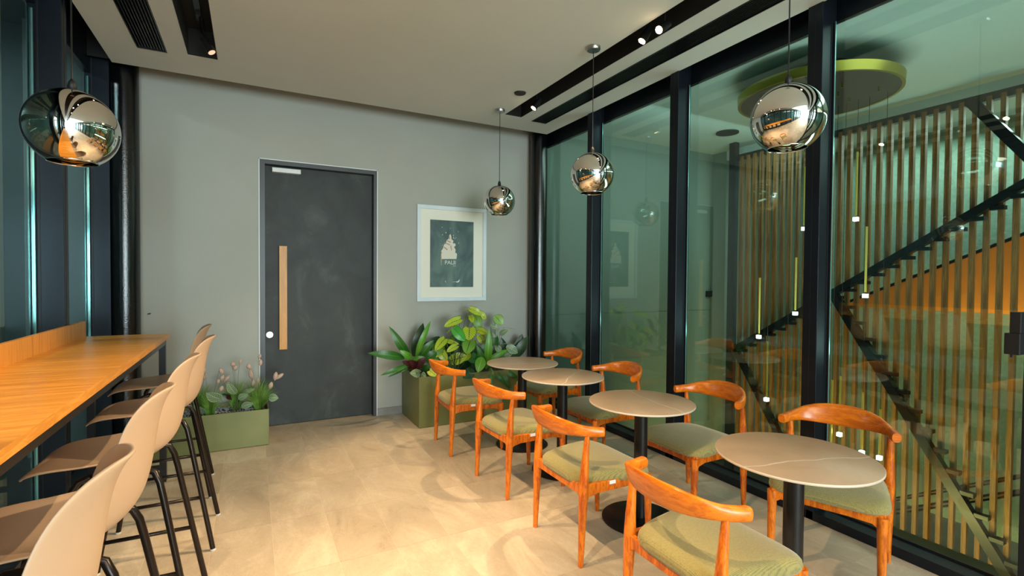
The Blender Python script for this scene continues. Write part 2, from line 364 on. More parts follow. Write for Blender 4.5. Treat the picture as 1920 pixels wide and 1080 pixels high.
# right hand glazing: bays with mullions, panes, spacers
def bay(idx, y0, y1, side, first=False):
    """one glazed bay between two mullions; y0 near, y1 far"""
    if side > 0: gx, fx, gm = GX, FX, M['glass']
    else: gx, fx, gm = LX, LF, M['glassL']
    a, b = min(gx, fx), max(gx, fx)
    lo, hi = (fx, gx+.02) if side > 0 else (gx-.02, fx)
    root = struct('window_%d' % idx, MB().box(lo, hi, y0, y1, 0, .055).box(min(gx-.02*side*-1, gx+.02), max(gx-.02, gx+.03), y0, y1, 3.055, 3.7) if side > 0
                  else MB().box(lo, hi, y0, y1, 0, .055).box(gx-.03, gx+.02, y0, y1, 3.09, 3.7), M['frame'], bev=.002)
    obj('pane', B(gx-.004, gx+.004, y0, y1-.09, .055, 3.055), gm, root)
    obj('gasket', MB().box(gx-.012*side-.004, gx-.012*side+.004, y0, y1-.09, .055, .067).box(gx-.012*side-.004, gx-.012*side+.004, y1-.102, y1-.09, .055, 3.055), M['gasket'], root)
    mu = obj('mullion', MB().box(lo, hi, y1-.09, y1, .0, 3.5), M['frame'], root, bev=.003)
    sx = gx - .03*side
    obj('mullion_groove', B(min(sx-.003, sx+.003), max(sx-.003, sx+.003), y1-.0925, y1-.0895, .055, 3.4), M['gasket'], mu)
    obj('mullion_seam', B(min(fx-.001*side, fx+.003), max(fx-.001*side, fx+.003), y1-.047, y1-.043, .0, 3.2), M['gasket'], mu)
    ex = gx - .008*side
    obj('glass_edge', B(min(ex-.004, ex+.004), max(ex-.004, ex+.004), y1-.104, y1-.096, .055, 3.06), M['aqua'], root)
    return root
edges = [.885, 1.89, 3.03, 4.16, 5.29]
n = 1
for a, b in zip(edges[:-1], edges[1:]): bay(n, a, b, 1); n += 1
y = .885
while y > -7.5: bay(n, y-1.13, y, 1); y -= 1.13; n += 1
edgesL = [2.93, 4.06, 5.19]
for a, b in zip(edgesL[:-1], edgesL[1:]): bay(n, a, b, -1); n += 1
y = 2.93
while y > -7.5: bay(n, y-1.13, y, -1); y -= 1.13; n += 1
# storefront behind the camera
sf = struct('window_%d' % n, MB().box(LX, FX+.1, Y0-.1, Y0, 0, .1).box(LX, FX+.1, Y0-.1, Y0, 2.85, 3.0), M['frame'])
for i in range(5): obj('mullion', B(LX+.02+i*1.03, LX+.10+i*1.03, Y0-.1, Y0+.02, .1, 2.85), M['frame'], sf)

# columns in the two back corners
for x, lab in ((-.935, 'glossy black round pipe column behind the far end of the bar counter'), (3.075-.0, 'glossy black round pipe column between the back wall and the glass wall')):
    t = thing('round_column', lab, 'column', (x, 5.17, 0))
    obj('shaft', MB().tube([(0, 0, 0), (0, 0, 3.65)], .102, 36), M['column'], t, autos=True, smooth=True)
    obj('collar', MB().tube([(0, 0, 0), (0, 0, .03)], .12, 36), M['column'], t, autos=True, smooth=True)

# ------------------------------------------------------------ beyond the left glass: corridor
struct('wall_left', MB().box(-3.3, -3.2, -8, 6, -.1, 3.7), M['outer'])
struct('trim_3', MB().box(-3.2, LX-.06, 5.45, 5.6, 0, 3.7).box(-3.2, -2.9, -8, 5.45, 2.75, 3.0), M['outer'])
struct('trim_4', B(-3.3, LX-.05, -8, 6, 3.5, 3.6), M['outer'])
struct('trim_5', B(-3.3, LX-.05, -8, 6, -.12, 0), M['dark_floor'])

# ------------------------------------------------------------ beyond the right glass: atrium with stairwell
struct('wall_right', MB().box(7.2, 7.35, -5, 5.5, -1.3, 3.6), M['atrium_wall'])
ws = struct('wall_atrium', MB().box(GX+.06, 7.3, 5.35, 5.5, -1.3, 1.005).box(GX+.06, 7.3, 5.35, 5.5, 1.011, 3.6).box(GX+.06, 7.3, 5.358, 5.5, 1.0, 1.02).box(6.3, 7.2, 5.1, 5.35, -1.2, 3.4), M['atrium_side'])
struct('trim_6', B(3.25, 7.4, -8, 5.5, 3.4, 3.5), M['atrium_ceiling'])
struct('trim_7', B(3.0, 7.4, -8, 5.5, -1.4, -1.3), M['dark_floor'])
struct('trim_8', B(FX+.13, GX+.09, -8, 5.3, -1.3, -.0), M['frame'])
struct('wall_atrium_front', B(3.25, 7.3, -5.2, -5.0, -1.3, 3.6), M['atrium_side'])
# low drop of the atrium ceiling along the stair wall
struct('trim_9', B(6.3, 7.2, -4, 5.1, 3.26, 3.4), M['atrium_ceiling'])

# slat screen
sc = thing('slat_screen', 'tall screen of upright walnut slats in a dark steel frame beyond the glass', 'screen', (6, 0, 0))
obj('top_beam', B(.03, .10, -.5, 4.80, 3.15, 3.225), M['frame'], sc)
obj('corner_post', B(-.02, .06, 4.70, 4.80, -1.3, 3.40), M['frame'], sc)
sm = B(0, .05, -.019, .019, -1.12, 3.185).mesh('slat', M['slat'])
for k in range(52):
    o = link('slat', sm, sc); o.location = (0, 4.62 - .1*k, 0)

# staircase in black steel
st = thing('staircase', 'black steel zigzag stair rising behind the glass in front of the slats', 'staircase', (0, 0, 0))
def bar(y0, z0, y1, z1, x0, x1, w):
    d = Vector((y1-y0, z1-z0)).normalized(); nrm = Vector((-d.y, d.x)) * w/2
    return MB().prism([(y0-nrm.x, z0-nrm.y), (y1-nrm.x, z1-nrm.y), (y1+nrm.x, z1+nrm.y), (y0+nrm.x, z0+nrm.y)], 'x', x0, x1)
runs = [((4.64, .50), (1.2, 2.66), 1), ((4.62, .52), (3.45, -1.25), 0), ((3.31, 1.27), (1.70, -1.27), 0), ((2.13, 3.15), (1.0, 1.45+.03), 0)]
obj('stringer', bar(4.64, .50, .9, 2.86, 5.90, 5.98, .075), M['stair_steel'], st)
obj('stringer', bar(4.62, .52, 3.45, -1.25, 5.90, 5.98, .065), M['stair_steel'], st)
obj('stringer', bar(3.31, 1.30, 1.70, -1.27, 5.90, 5.98, .085), M['stair_steel'], st)
obj('stringer', bar(2.13, 3.16, 1.0, 1.48, 5.90, 5.98, .085), M['stair_steel'], st)
tm = B(0, .07, -.05, .05, -.018, .018).mesh('tread', M['stair_steel'])
for (a, b, n_, dy, dz) in (((4.5, .56), (1.1, 2.70), 26, 0, -.045), ((4.5, .38), (3.5, -1.1), 9, .04, .04), ((3.2, 1.15), (1.8, -1.05), 14, -.05, .03)):
    for k in range(n_):
        f = k/(n_-1); o = link('tread', tm, st); o.location = (5.905, a[0]+(b[0]-a[0])*f+dy, a[1]+(b[1]-a[1])*f+dz)
hr = obj('handrail', MB().tube([(6.45, 3.1, -1.13), (6.45, 1.0, .17)], .022, 10), M['stair_steel'], st)
obj('handrail', MB().tube([(6.45, 3.1, -1.27), (6.45, 1.0, .01)], .03, 10), M['stair_steel'], st)
# orange flank of the upper flight, behind the slats
fk = thing('stair_soffit', 'orange wedge under the upper stair flight behind the slats', 'soffit')
obj('panel', MB().prism([(3.5, 1.16), (3.5, 1.2), (1.9, 1.95), (0.2, 2.72), (0.2, 1.16)], 'x', 6.58, 6.68), M['orange'], fk)
obj('edge_strip', bar(3.5, 1.21, .2, 2.74, 6.56, 6.70, .03), M['stair_steel'], fk)

# round brass chandelier: ceiling disc, wires, brass rods with lit cubes
ch = thing('disc_chandelier', 'large round brass rimmed ceiling disc hanging thin brass rods with lit cubes', 'chandelier', (4.62, 2.78, 0))
obj('ceiling_disc', MB().lathe([(0.0001, 3.16), (.63, 3.16), (.63, 3.165), (.0001, 3.17)], n=64), M['disc'], ch)
obj('rim', MB().lathe([(.63, 3.155), (.655, 3.155), (.66, 3.235), (.63, 3.235), (.63, 3.155)], n=64), M['gold'], ch, smooth=True, autos=True)
obj('hanger_plate', MB().lathe([(.3, 3.17), (.3, 3.4)], n=40, cap=True), M['disc'], ch)
RODS = [(3.10, 2.635, 1.998), (2.61, 2.678, 2.046), (2.515, 1.974, 1.332), (3.175, 1.712, 1.125), (3.40, 1.50, .87),
        (3.30, .841, .227), (2.715, .56, -.009), (2.515, .447, -.121), (2.79, .51, -.207), (2.37, .324, -.123), (3.25, -.16, -.641)]
for k, (yy, za, zb) in enumerate(RODS):
    # every drop hangs below the disc (centre 4.62, 2.78); its x follows from staying inside the rim
    xx = 5.0 - 4.62; ly = yy - 2.78
    if abs(ly) > .5: xx = .12
    obj('wire', MB().tube([(xx, ly, 3.16), (xx, ly, za)], .0022, 5), M['cord'], ch)
    rod = obj('brass_rod', MB().tube([(xx, ly, za), (xx, ly, zb+.04)], .010, 8), M['goldrod'], ch, smooth=True, autos=True)
    obj('light_cube', B(xx-.018, xx+.018, ly-.018, ly+.018, zb-.012, zb+.024), M['cube'], rod)
for k in range(12):
    a = k*2.4; r = .12+.035*k
    obj('canopy_pin', MB().tube([(r*math.cos(a), r*math.sin(a), 3.12), (r*math.cos(a), r*math.sin(a), 3.16)], .008, 6), M['gold'], ch)
cd = tag(obj('ceiling_speaker', MB().lathe([(.0001, 3.385), (.14, 3.385), (.14, 3.4)], c=(5.5, 4.45, 0), n=32), M['black']), 'flat dark round speaker on the atrium ceiling left of the chandelier', 'speaker')
dv = thing('access_panel', 'small dark control panel on the grey wall beyond the glass', 'control panel', (6.24, 5.35, 1.25))
obj('housing', B(-.06, .06, -.03, 0, -.04, .05), M['black'], dv, bev=.004); obj('sensor', MB().tube([(0, -.03, -.05), (0, -.03, -.035)], .012, 10), M['black'], dv)

# black lock case on the mullion at the right edge
lk = thing('mullion_lock', 'matt black stepped metal box fixed on the rightmost window post', 'lock case', (3.03, .925, 1.25))
obj('upper_case', B(-.035, .02, -.045, -.008, 0, .095), M['black'], lk, bev=.003)
obj('lower_case', B(-.04, .02, -.045, .008, -.095, 0), M['black'], lk, bev=.003)
obj('knob', MB().tube([(-.01, -.01, -.11), (-.01, -.01, -.095)], .006, 8), M['black'], lk)

# ------------------------------------------------------------ door
dr = struct('door_1', B(DX0+.045, DX1-.03, YW+.085, YW+.125, .006, DZ-.04), M['door'], bev=.002)
obj('door_frame', MB().box(DX0, DX0+.045, YW-.004, YW+.13, 0, DZ).box(DX1-.033, DX1, YW-.004, YW+.13, 0, DZ).box(DX0+.045, DX1-.033, YW-.004, YW+.13, DZ-.04, DZ), M['doorframe'], dr)
obj('pull_bar', B(.236, .308, YW+.03, YW+.06, .757, 1.775), M['pull'], dr, bev=.003, label='long flat wooden pull bar')
obj('pull_mount', MB().tube([(.272, YW+.058, 1.6), (.272, YW+.09, 1.6)], .012, 10).tube([(.272, YW+.058, .95), (.272, YW+.09, .95)], .012, 10), M['steel'], dr)
lo = obj('lock', MB().tube([(.153, YW+.062, .905), (.153, YW+.088, .905)], .03, 28), M['steel'], dr, smooth=True, autos=True)
obj('keyhole', MB().tube([(.153, YW+.055, .905), (.153, YW+.066, .905)], .012, 16), M['steel'], lo)
obj('door_closer', B(.176, .432, YW+.02, YW+.085, DZ-.105, DZ-.062), M['white'], dr, bev=.004, label='white door closer box')
obj('door_backing', B(DX0, DX1, YW+.13, YW+.2, 0, DZ), M['black'], dr)
tag(obj('wall_hook', MB().tube([(-.80, YW, 1.14), (-.80, YW-.03, 1.14), (-.78, YW-.035, 1.145)], .004, 6), M['black']), 'tiny black hook on the back wall above the bar counter end', 'hook')

# ------------------------------------------------------------ framed poster
pf = thing('framed_poster', 'white framed dark green dessert poster hanging on the back wall', 'picture', (2.015, YW, 1.744))
hw, hh, bw = .415, .532, .042
f = MB()
f.box(-hw, hw, -.03, 0, hh-bw, hh); f.box(-hw, hw, -.03, 0, -hh, -hh+bw); f.box(-hw, -hw+bw, -.03, 0, -hh+bw, hh-bw); f.box(hw-bw, hw, -.03, 0, -hh+bw, hh-bw)
obj('frame', f, M['pframe'], pf, bev=.002)
obj('mat_board', B(-hw+bw, hw-bw, -.016, -.004, -hh+bw, hh-bw), M['board'], pf)
pr = obj('print', B(-.265, .255, -.0185, -.015, -.375, .375), M['print'], pf)
def blob(pts, m, y=-.0195):
    mb = MB(); mb.prism(pts, 'y', y, y+.0015); return obj('printed_shape', mb, m, pr)
blob([(-.13, -.06), (.045, -.055), (.053, 0), (.045, .012), (-.125, .01), (-.137, 0)], M['cream'])
blob([(-.13, .005), (-.137, .03), (-.115, .06), (-.105, .1), (-.08, .115), (-.075, .15), (-.05, .17), (-.04, .21), (-.028, .225), (-.018, .2), (-.015, .165),
      (.008, .15), (.0, .12), (.03, .12), (.035, .095), (.015, .08), (.035, .05), (.03, .01)], M['cream'], -.0205)
for a, b, c_, d_ in ((-.10, .12, -.03, .10), (-.075, .145, -.02, .13), (-.11, .07, -.06, .045), (-.03, .09, -.01, .04), (-.05, .19, -.03, .165)):
    blob([(a, b), (a+.012, b+.008), (c_, d_+.006), (c_-.008, d_-.006)], M['creamd'], -.0215)
blob([(-.137, 0), (-.13, -.06), (-.133, -.13), (-.140, -.13), (-.142, -.04)], M['creamd'], -.0212)
for k in range(16):
    a, b = rnd.uniform(-.14, .12), rnd.uniform(.08, .33); s_ = rnd.uniform(.003, .006)
    blob([(a-s_, b), (a, b-s_), (a+s_, b), (a, b+s_*1.4)], M['printw'])
blob([(-.09, -.31), (-.08, -.33), (-.083, -.30)], M['printw']); blob([(.03, -.315), (.06, -.31), (.09, -.285), (.08, -.315), (.06, -.325)], M['printw'])
blob([(0, -.317), (.04, -.314), (.04, -.317), (0, -.320)], M['printw'])
def text(body, size, loc, m, parent, name='lettering'):
    cu = bpy.data.curves.new('t', 'FONT'); cu.body = body; cu.size = size; cu.extrude = .0006; cu.align_x = 'CENTER'; cu.resolution_u = 3
    o = bpy.data.objects.new('t', cu); COL.objects.link(o); dg = bpy.context.evaluated_depsgraph_get()
    me = bpy.data.meshes.new_from_object(o.evaluated_get(dg)); bpy.data.objects.remove(o); me.materials.append(m)
    me.transform(Matrix.Rotation(PI/2, 4, 'X')); q = link(name, me, parent); q.location = loc; return q
text('PALII', .062, (-.028, -.0195, -.118), M['printw'], pr)
blob([(.005, -.132), (.04, -.132), (.04, -.136), (.005, -.136)], M['printw'])

# ------------------------------------------------------------ bar counter
bc = thing('bar_counter', 'long oak bar counter on black legs along the left glass wall', 'counter', (0, 0, 0))
CY = 4.30
obj('counter_top', B(-1.0, -.532, -1.4, CY, 1.026, 1.06), M['oak'], bc)
obj('front_edge', B(-.532, -.530, -1.4, CY, 1.026, 1.0605), M['oakedge'], bc)
obj('backsplash', B(-1.012, -.992, -1.4, CY-.02, 1.06, 1.165), M['oakv'], bc)
obj('top_frame', MB().box(-.58, -.545, -1.4, CY-.01, .985, 1.026).box(-.99, -.955, -1.4, CY-.01, .985, 1.026).box(-.955, -.58, CY-.045, CY-.01, .985, 1.026), M['blackmetal'], bc)
for yy in (CY-.03, 1.2, -1.3):
    for x in (-.565, -.965):
        obj('leg', B(x-.02, x+.02, yy-.02, yy+.02, 0.004, .985), M['blackmetal'], bc)
    obj('cross_bar', B(-.945, -.585, yy-.015, yy+.015, .09, .12), M['blackmetal'], bc)

# ------------------------------------------------------------ bar stools
def make_stool(label):
    t = thing('bar_stool', label, 'stool', group='bar stools')
    prof = [(-.288, .712, .11), (-.278, .728, .165), (-.245, .744, .195), (-.18, .751, .208), (-.09, .748, .215), (.0, .742, .221), (.08, .742, .224), (.135, .756, .222), (.172, .79, .218),
            (.193, .84, .211), (.205, .90, .203), (.214, .96, .193), (.222, 1.02, .181), (.233, 1.07, .166), (.247, 1.105, .143), (.261, 1.128, .105), (.272, 1.138, .05)]
    nv = 13; mb = MB(); vs = []
    for i, (x, z, hwid) in enumerate(prof):
        f = i/(len(prof)-1); seat = max(0, 1-f/.45); back = max(0, (f-.42)/.58)
        for j in range(nv):
            s = -1 + 2*j/(nv-1); q = abs(s)**2.6
            cz = .016*q*math.sin(PI*min(1, f/.5))**2 if f < .5 else 0
            cx = -.065*abs(s)**2*math.sin(PI*min(1, max(0, (f-.3)/.74)))**.8 if f > .3 else 0
            vs.append((x+cx, s*hwid, z+cz + (.02*q if .3 < f < .6 else 0)))
    fs = [(i*nv+j, i*nv+j+1, (i+1)*nv+j+1, (i+1)*nv+j) for i in range(len(prof)-1) for j in range(nv-1)]
    mb.add(vs, fs); sh = obj('shell_seat', mb, M['shell'], t, smooth=True)
    so = sh.modifiers.new('thick', 'SOLIDIFY'); so.thickness = .009; so.offset = 0
    su = sh.modifiers.new('sub', 'SUBSURF'); su.levels = 2; su.render_levels = 2
    for s in (-1, 1):
        rear = obj('leg', MB().tube([(.265, s*.222, .008), (.16, s*.183, .60), (.148, s*.178, .66), (.13, s*.172, .70), (.095, s*.165, .713)], .0125, 12), M['stooltube'], t, smooth=True, autos=True)
        front = obj('leg', MB().tube([(-.225, s*.222, .008), (-.135, s*.183, .60), (-.125, s*.178, .665), (-.105, s*.172, .70), (-.07, s*.165, .713)], .0125, 12), M['stooltube'], t, smooth=True, autos=True)
        obj('glide', MB().tube([(.266, s*.2225, 0), (.265, s*.222, .01)], .0135, 12), M['glide'], rear); obj('glide', MB().tube([(-.2255, s*.2225, 0), (-.225, s*.222, .01)], .0135, 12), M['glide'], front)
        obj('side_rail', MB().tube([(.10, s*.165, .713), (-.075, s*.165, .713)], .0125, 12), M['stooltube'], t, smooth=True)
        obj('footrest', MB().tube([(.214, s*.203, .29), (-.181, s*.203, .29)], .009, 10), M['stooltube'], t, smooth=True)
    obj('footrest', MB().tube([(-.176, -.201, .31), (-.176, .201, .31)], .010, 10), M['stooltube'], t, smooth=True)
    obj('seat_brace', MB().tube([(.05, -.165, .715), (.05, .165, .715)], .010, 8).tube([(-.04, -.165, .715), (-.04, .165, .715)], .010, 8), M['stooltube'], t)
    return t
SL = [((-.455, 3.30), 0, 'taupe plastic shell bar stool, second from the far end of the bar'),
      ((-.52, 4.03), 0.04, 'taupe plastic shell bar stool at the far end of the bar, seat in shadow'),
      ((-.47, 2.55), -.02, 'taupe plastic shell bar stool in the middle of the five'),
      ((-.485, 1.86), 0, 'taupe plastic shell bar stool, fourth from the far end of the bar'),
      ((-.475, 1.19), 0, 'nearest taupe plastic shell bar stool, cut by the lower left corner')]
s0 = make_stool(SL[0][2]); s0.location = (*SL[0][0], 0)
for (x, y), r, lab in SL[1:]: dup(s0, (x, y, 0), r, lab, 'bar stools')

# ------------------------------------------------------------ elbow chairs
def make_chair(label):
    t = thing('elbow_chair', label, 'chair', group='elbow chairs along the glass wall')
    for s in (-1, 1):
        obj('leg', MB().tube([(-.012, s*.229, .001), (-.006, s*.229, .2), (0, s*.229, .37), (.003, s*.229, .42), (.006, s*.230, .50), (.014, s*.230, .60), (.022, s*.230, .688)],
                             [.0135, .019, .0245, .025, .0215, .0165, .0125], 14), M['chairwood'], t, smooth=True, autos=True, label='rear leg rising to the rail')
        obj('leg', MB().tube([(.445, s*.230, .001), (.44, s*.229, .2), (.436, s*.228, .40)], [.0135, .0185, .023], 14), M['chairwood'], t, smooth=True, autos=True)
        y = s*.229
        obj('side_apron', MB().prism([(.0, .33), (.03, .355), (.08, .366), (.36, .366), (.41, .352), (.436, .32), (.436, .415), (.0, .425)], 'y', y-.012, y+.012), M['chairwood'], t, bev=.004)
    obj('front_apron', MB().prism([(-.23, .33), (-.19, .362), (-.1, .368), (.1, .368), (.19, .362), (.23, .33), (.23, .412), (-.23, .412)], 'x', .425, .448), M['chairwood'], t, bev=.004)
    obj('back_apron', MB().prism([(-.23, .345), (-.19, .368), (.19, .368), (.23, .345), (.23, .418), (-.23, .418)], 'x', -.014, .012), M['chairwood'], t, bev=.004)
    # the bent top rail
    half = [(.096, -.258, .690, .050, .044, 0), (.070, -.249, .691, .051, .044, 0), (.040, -.238, .693, .053, .042, 0), (.008, -.222, .696, .056, .038, .08), (-.026, -.198, .701, .066, .034, .18),
            (-.058, -.162, .707, .084, .031, .28), (-.083, -.114, .712, .100, .030, .34), (-.098, -.058, .715, .110, .030, .38), (-.103, 0, .716, .113, .030, .38)]
    pts = half + [(a, -b, c, d, e, f) for a, b, c, d, e, f in reversed(half[:-1])]
    # smooth the path
    P_ = [Vector(p[:3]) for p in pts]; SZ = [p[3:] for p in pts]; P2 = []; Z2 = []
    for i in range(len(P_)-1):
        a, b = P_[i], P_[i+1]; p0 = P_[max(i-1, 0)]; p3 = P_[min(i+2, len(P_)-1)]
        for k in range(3):
            u = k/3; P2.append(.5*((2*a) + (b-p0)*u + (2*p0-5*a+4*b-p3)*u*u + (3*a-p0-3*b+p3)*u**3)); Z2.append(tuple(SZ[i][q]*(1-u)+SZ[i+1][q]*u for q in range(3)))
    P2.append(P_[-1]); Z2.append(SZ[-1])
    # rounded end caps
    def capd(p, d, z): return [(p+d*.006, (z[0]*.9, z[1]*.9, z[2]))]
    d0 = (P2[0]-P2[1]).normalized(); d1 = (P2[-1]-P2[-2]).normalized()
    P2 = [capd(P2[0], d0, Z2[0])[0][0]] + P2 + [capd(P2[-1], d1, Z2[-1])[0][0]]; Z2 = [capd(P2[0], d0, Z2[0])[0][1]] + Z2 + [capd(P2[-1], d1, Z2[-1])[0][1]]
    obj('back_rail', MB().sweep(P2, [(h, w_, -l) for h, w_, l in Z2], n=18, pw=2.7), M['railwood'], t, smooth=True, autos=True)
    # upholstered seat
    mb = MB(); n = 16; vs = []; rings = [(1.0, .0, 0), (1.012, .012, .2), (1.0, .03, .6), (.965, .042, .85), (.9, .0485, 1), (.7, .052, 1), (.45, .053, 1), (.2, .053, 1)]
    K = 48
    def outline(a):
        c, s_ = math.cos(a), math.sin(a); e = 2/5.0
        u = math.copysign(abs(c)**e, c); v = math.copysign(abs(s_)**e, s_)
        x = .222 + u*.243; wid = .212 + (x)*.125; 
        return x, v*wid
    for (sc_, z, l) in rings:
        for k in range(K):
            x, y = outline(2*PI*k/K); xx = .222 + (x-.222)*sc_; yy = y*sc_
            side = (yy/.26)**2; mid = math.sin(PI*min(1, max(0, xx/.46)))
            vs.append((xx, yy, .406 + z + l*(.012*side*mid + .006*mid) - .012*(xx > .38)*l*(xx-.38)/.08))
    vs.append((.222, 0, .406+.053+.008)); vs.append((.222, 0, .404))
    fs = [(i*K+k, i*K+(k+1) % K, (i+1)*K+(k+1) % K, (i+1)*K+k) for i in range(len(rings)-1) for k in range(K)]
    last = (len(rings)-1)*K; fs += [(last+k, last+(k+1) % K, len(vs)-2) for k in range(K)] + [((k+1) % K, k, len(vs)-1) for k in range(K)]
    mb.add(vs, fs); st_ = obj('seat', mb, M['fabric'], t, smooth=True)
    obj('care_tag', B(.155, .195, -.2475, -.244, .402, .420), M['tag'], st_, label='small white tag on the seat side')
    return t
CH = [((1.50, 2.278), math.radians(-3.8), 'orange wooden elbow chair with olive seat, on the left of the second nearest table'),
      ((1.39, 1.35), math.radians(-1), 'nearest orange wooden elbow chair with olive seat, back to the viewer at frame bottom'),
      ((1.505, 3.13), math.radians(2.6), 'orange wooden elbow chair with olive seat, second from the right planter on the aisle side'),
      ((1.475, 4.045), math.radians(-3.3), 'orange wooden elbow chair with olive seat, right in front of the planter'),
      ((2.86, 1.56), PI + math.radians(22), 'reddish wooden elbow chair by the glass, behind the nearest table'),
      ((2.79, 2.325), PI, 'reddish wooden elbow chair by the glass, third from the back wall'),
      ((2.745, 3.24), PI, 'reddish wooden elbow chair by the glass, second from the back wall'),
      ((2.79, 4.13), PI, 'reddish wooden elbow chair in the back corner beside the glass')]
c0 = make_chair(CH[0][2]); c0.location = (*CH[0][0], 0)
for (x, y), r, lab in CH[1:]: dup(c0, (x, y, 0), r, lab, 'elbow chairs along the glass wall')

# ------------------------------------------------------------ tables
def make_table(label):
    t = thing('bistro_table', label, 'table', group='round pedestal tables')
    tp = obj('table_top', MB().lathe([(.0001, .7165), (.306, .7165), (.314, .7185), (.314, .7285), (.312, .7295), (.0001, .73)], n=72), M['stone'], t, smooth=True, autos=True)
    obj('edge_band', MB().lathe([(.3135, .7185), (.3152, .7195), (.3152, .7275), (.3135, .7288)], n=72), M['stoneedge'], tp, smooth=True)
    obj('mount_plate', MB().tube([(0, 0, .705), (0, 0, .7165)], .13, 28), M['blackmetal'], t)
    obj('pedestal', MB().tube([(0, 0, .018), (0, 0, .706)], .040, 32), M['blackmetal'], t, smooth=True, autos=True)
    obj('base_disc', MB().lathe([(.0001, 0), (.23, 0), (.23, .008), (.222, .014), (.05, .022), (.0001, .022)], n=56), M['blackmetal'], t, smooth=True, autos=True)
    return t
TB = [((2.062, 1.30), .2, 'nearest round taupe stone table on a black pedestal'), ((2.112, 2.30), 1.9, 'second nearest round taupe stone table on a black pedestal'),
      ((2.12, 3.18), 1.2, 'third nearest round taupe stone table, overlapped with the farthest one in the view'), ((2.125, 3.83), .1, 'farthest round taupe stone table, beside the planter')]
t0 = make_table(TB[0][2]); t0.location = (*TB[0][0], 0); t0.rotation_euler[2] = TB[0][1]
for (x, y), r, lab in TB[1:]: dup(t0, (x, y, 0), r, lab, 'round pedestal tables')

# ------------------------------------------------------------ mirror pendants
def make_pendant(label, loc, x=0):
    R = .157; t = thing('globe_pendant', label, 'pendant lamp', loc, group='mirrored globe pendants')
    prof = []
    a0 = math.radians(-58)
    for k in range(29):
        a = a0 + (math.radians(88)-a0)*k/28; prof.append((R*math.cos(a), R*math.sin(a)))
    sh = obj('globe_shade', MB().lathe(prof, n=72), M['mirror'], t, smooth=True)
    inner = [(r*.975, z*.975) for r, z in prof]
    obj('shade_lining', MB().lathe(inner, n=72), M['mirror_in'], sh, smooth=True)
    r0, z0 = prof[0]
    obj('shade_rim', MB().lathe([(r0, z0), (r0*.975, z0*.975), (r0*.97, z0-.004), (r0+.001, z0-.004), (r0, z0)], n=72), M['chrome'], sh, smooth=True)
    obj('lamp_holder', MB().tube([(0, 0, R-.002), (0, 0, R+.03), (0, 0, R+.045)], [.017, .014, .004], 14), M['black'], t, smooth=True)
    obj('cord', MB().tube([(0, 0, R+.04), (0, 0, 3.135-loc[2])], .0032, 6), M['cord'], t)
    obj('canopy', MB().lathe([(.0001, 3.13-loc[2]), (.045, 3.132-loc[2]), (.05, 3.14-loc[2]), (.05, 3.16-loc[2])], n=32), M['steel'], t, smooth=True, autos=True)
    return t
PD = [((2.20, 2.94, 2.238), 'mirrored globe pendant hanging before the second window post, middle of the right three'),
      ((2.20, 4.47, 2.248), 'smallest looking mirrored globe pendant, near the framed poster'),
      ((2.19, 1.445, 2.222), 'mirrored globe pendant nearest on the right, over the nearest table'),
      ((-.645, 2.63, 2.072), 'mirrored globe pendant over the bar counter at the left')]
for loc, lab in PD: make_pendant(lab, loc)

# ------------------------------------------------------------ ceiling fittings
tag(obj('ceiling_speaker', MB().lathe([(.0001, ZC-.012), (.05, ZC-.01), (.055, ZC), (.0001, ZC+.001)], c=(2.161, 3.98, 0), n=32), M['black']), 'small black round speaker in the ceiling by the track slot', 'speaker')
def grille(x0, x1, ye, lab, y0=-3.9, seg=1.0):
    t = thing('air_grille', lab, 'air vent', (0, 0, 0))
    obj('frame', MB().box(x0, x0+.008, y0, ye, ZC-.004, ZC+.03).box(x1-.008, x1, y0, ye, ZC-.004, ZC+.03).box(x0, x1, ye-.008, ye, ZC-.004, ZC+.03), M['blackmetal'], t)
    n = 9
    for k in range(n):
        x = x0 + .02 + (x1-x0-.04)*k/(n-1)
        obj('blade', B(x-.0035, x+.0035, y0, ye-.008, ZC+.002, ZC+.022), M['blackmetal'], t)
grille(-.745, -.56, 4.556, 'long black slatted air grille in the ceiling over the bar')
grille(2.655, 2.835, 4.63, 'long black slatted air grille in the ceiling along the glass wall')
for x, y1, lab in ((-.33, 4.45, 'black lighting track inside the ceiling slot over the bar side'), (2.41, 4.5, 'black lighting track inside the ceiling slot over the tables')):
    tag(obj('lighting_track', B(x-.018, x+.018, -3.9, y1, 3.33, 3.355), M['blackmetal']), lab, 'track')
def spot(loc, aim, power, lab, dim=False, ang=52, track_x=0, vis=True, r=.028):
    loc = Vector(loc); aim = Vector(aim); d = (aim-loc).normalized()
    t = thing('track_spotlight', lab, 'spotlight', loc, group='track spotlights')
    obj('lamp_body', MB().tube([-d*.11, -d*.01, d*.0], [.024, .03, .03], 18), M['blackmetal'], t, smooth=True, autos=True)
    obj('lens', MB().tube([d*.0, d*.003], .024, 18), M['lensdim' if dim else 'lens'], t)
    obj('stem', MB().tube([-d*.06, Vector((track_x-loc.x, -d.y*.06, 3.335-loc.z))], .006, 8), M['blackmetal'], t)
    obj('adapter', B(track_x-loc.x-.015, track_x-loc.x+.015, -d.y*.06-.05, -d.y*.06+.05, 3.31-loc.z, 3.333-loc.z), M['blackmetal'], t)
    l = bpy.data.lights.new('spot', 'SPOT'); l.energy = power; l.color = (1, .72, .42); l.spot_size = math.radians(ang); l.spot_blend = .55; l.shadow_soft_size = .022
    o = bpy.data.objects.new('spot_light', l); COL.objects.link(o); o.parent = t; o.location = d*.02; o.rotation_euler = d.to_track_quat('-Z', 'Y').to_euler()
    return t
SPR, SPL = 2.39, -.33
spot((2.36, 2.61, 3.10), (.6, 3.3, 0), 130, 'lit track spotlight in the right slot, farther one of the close pair', track_x=2.41)
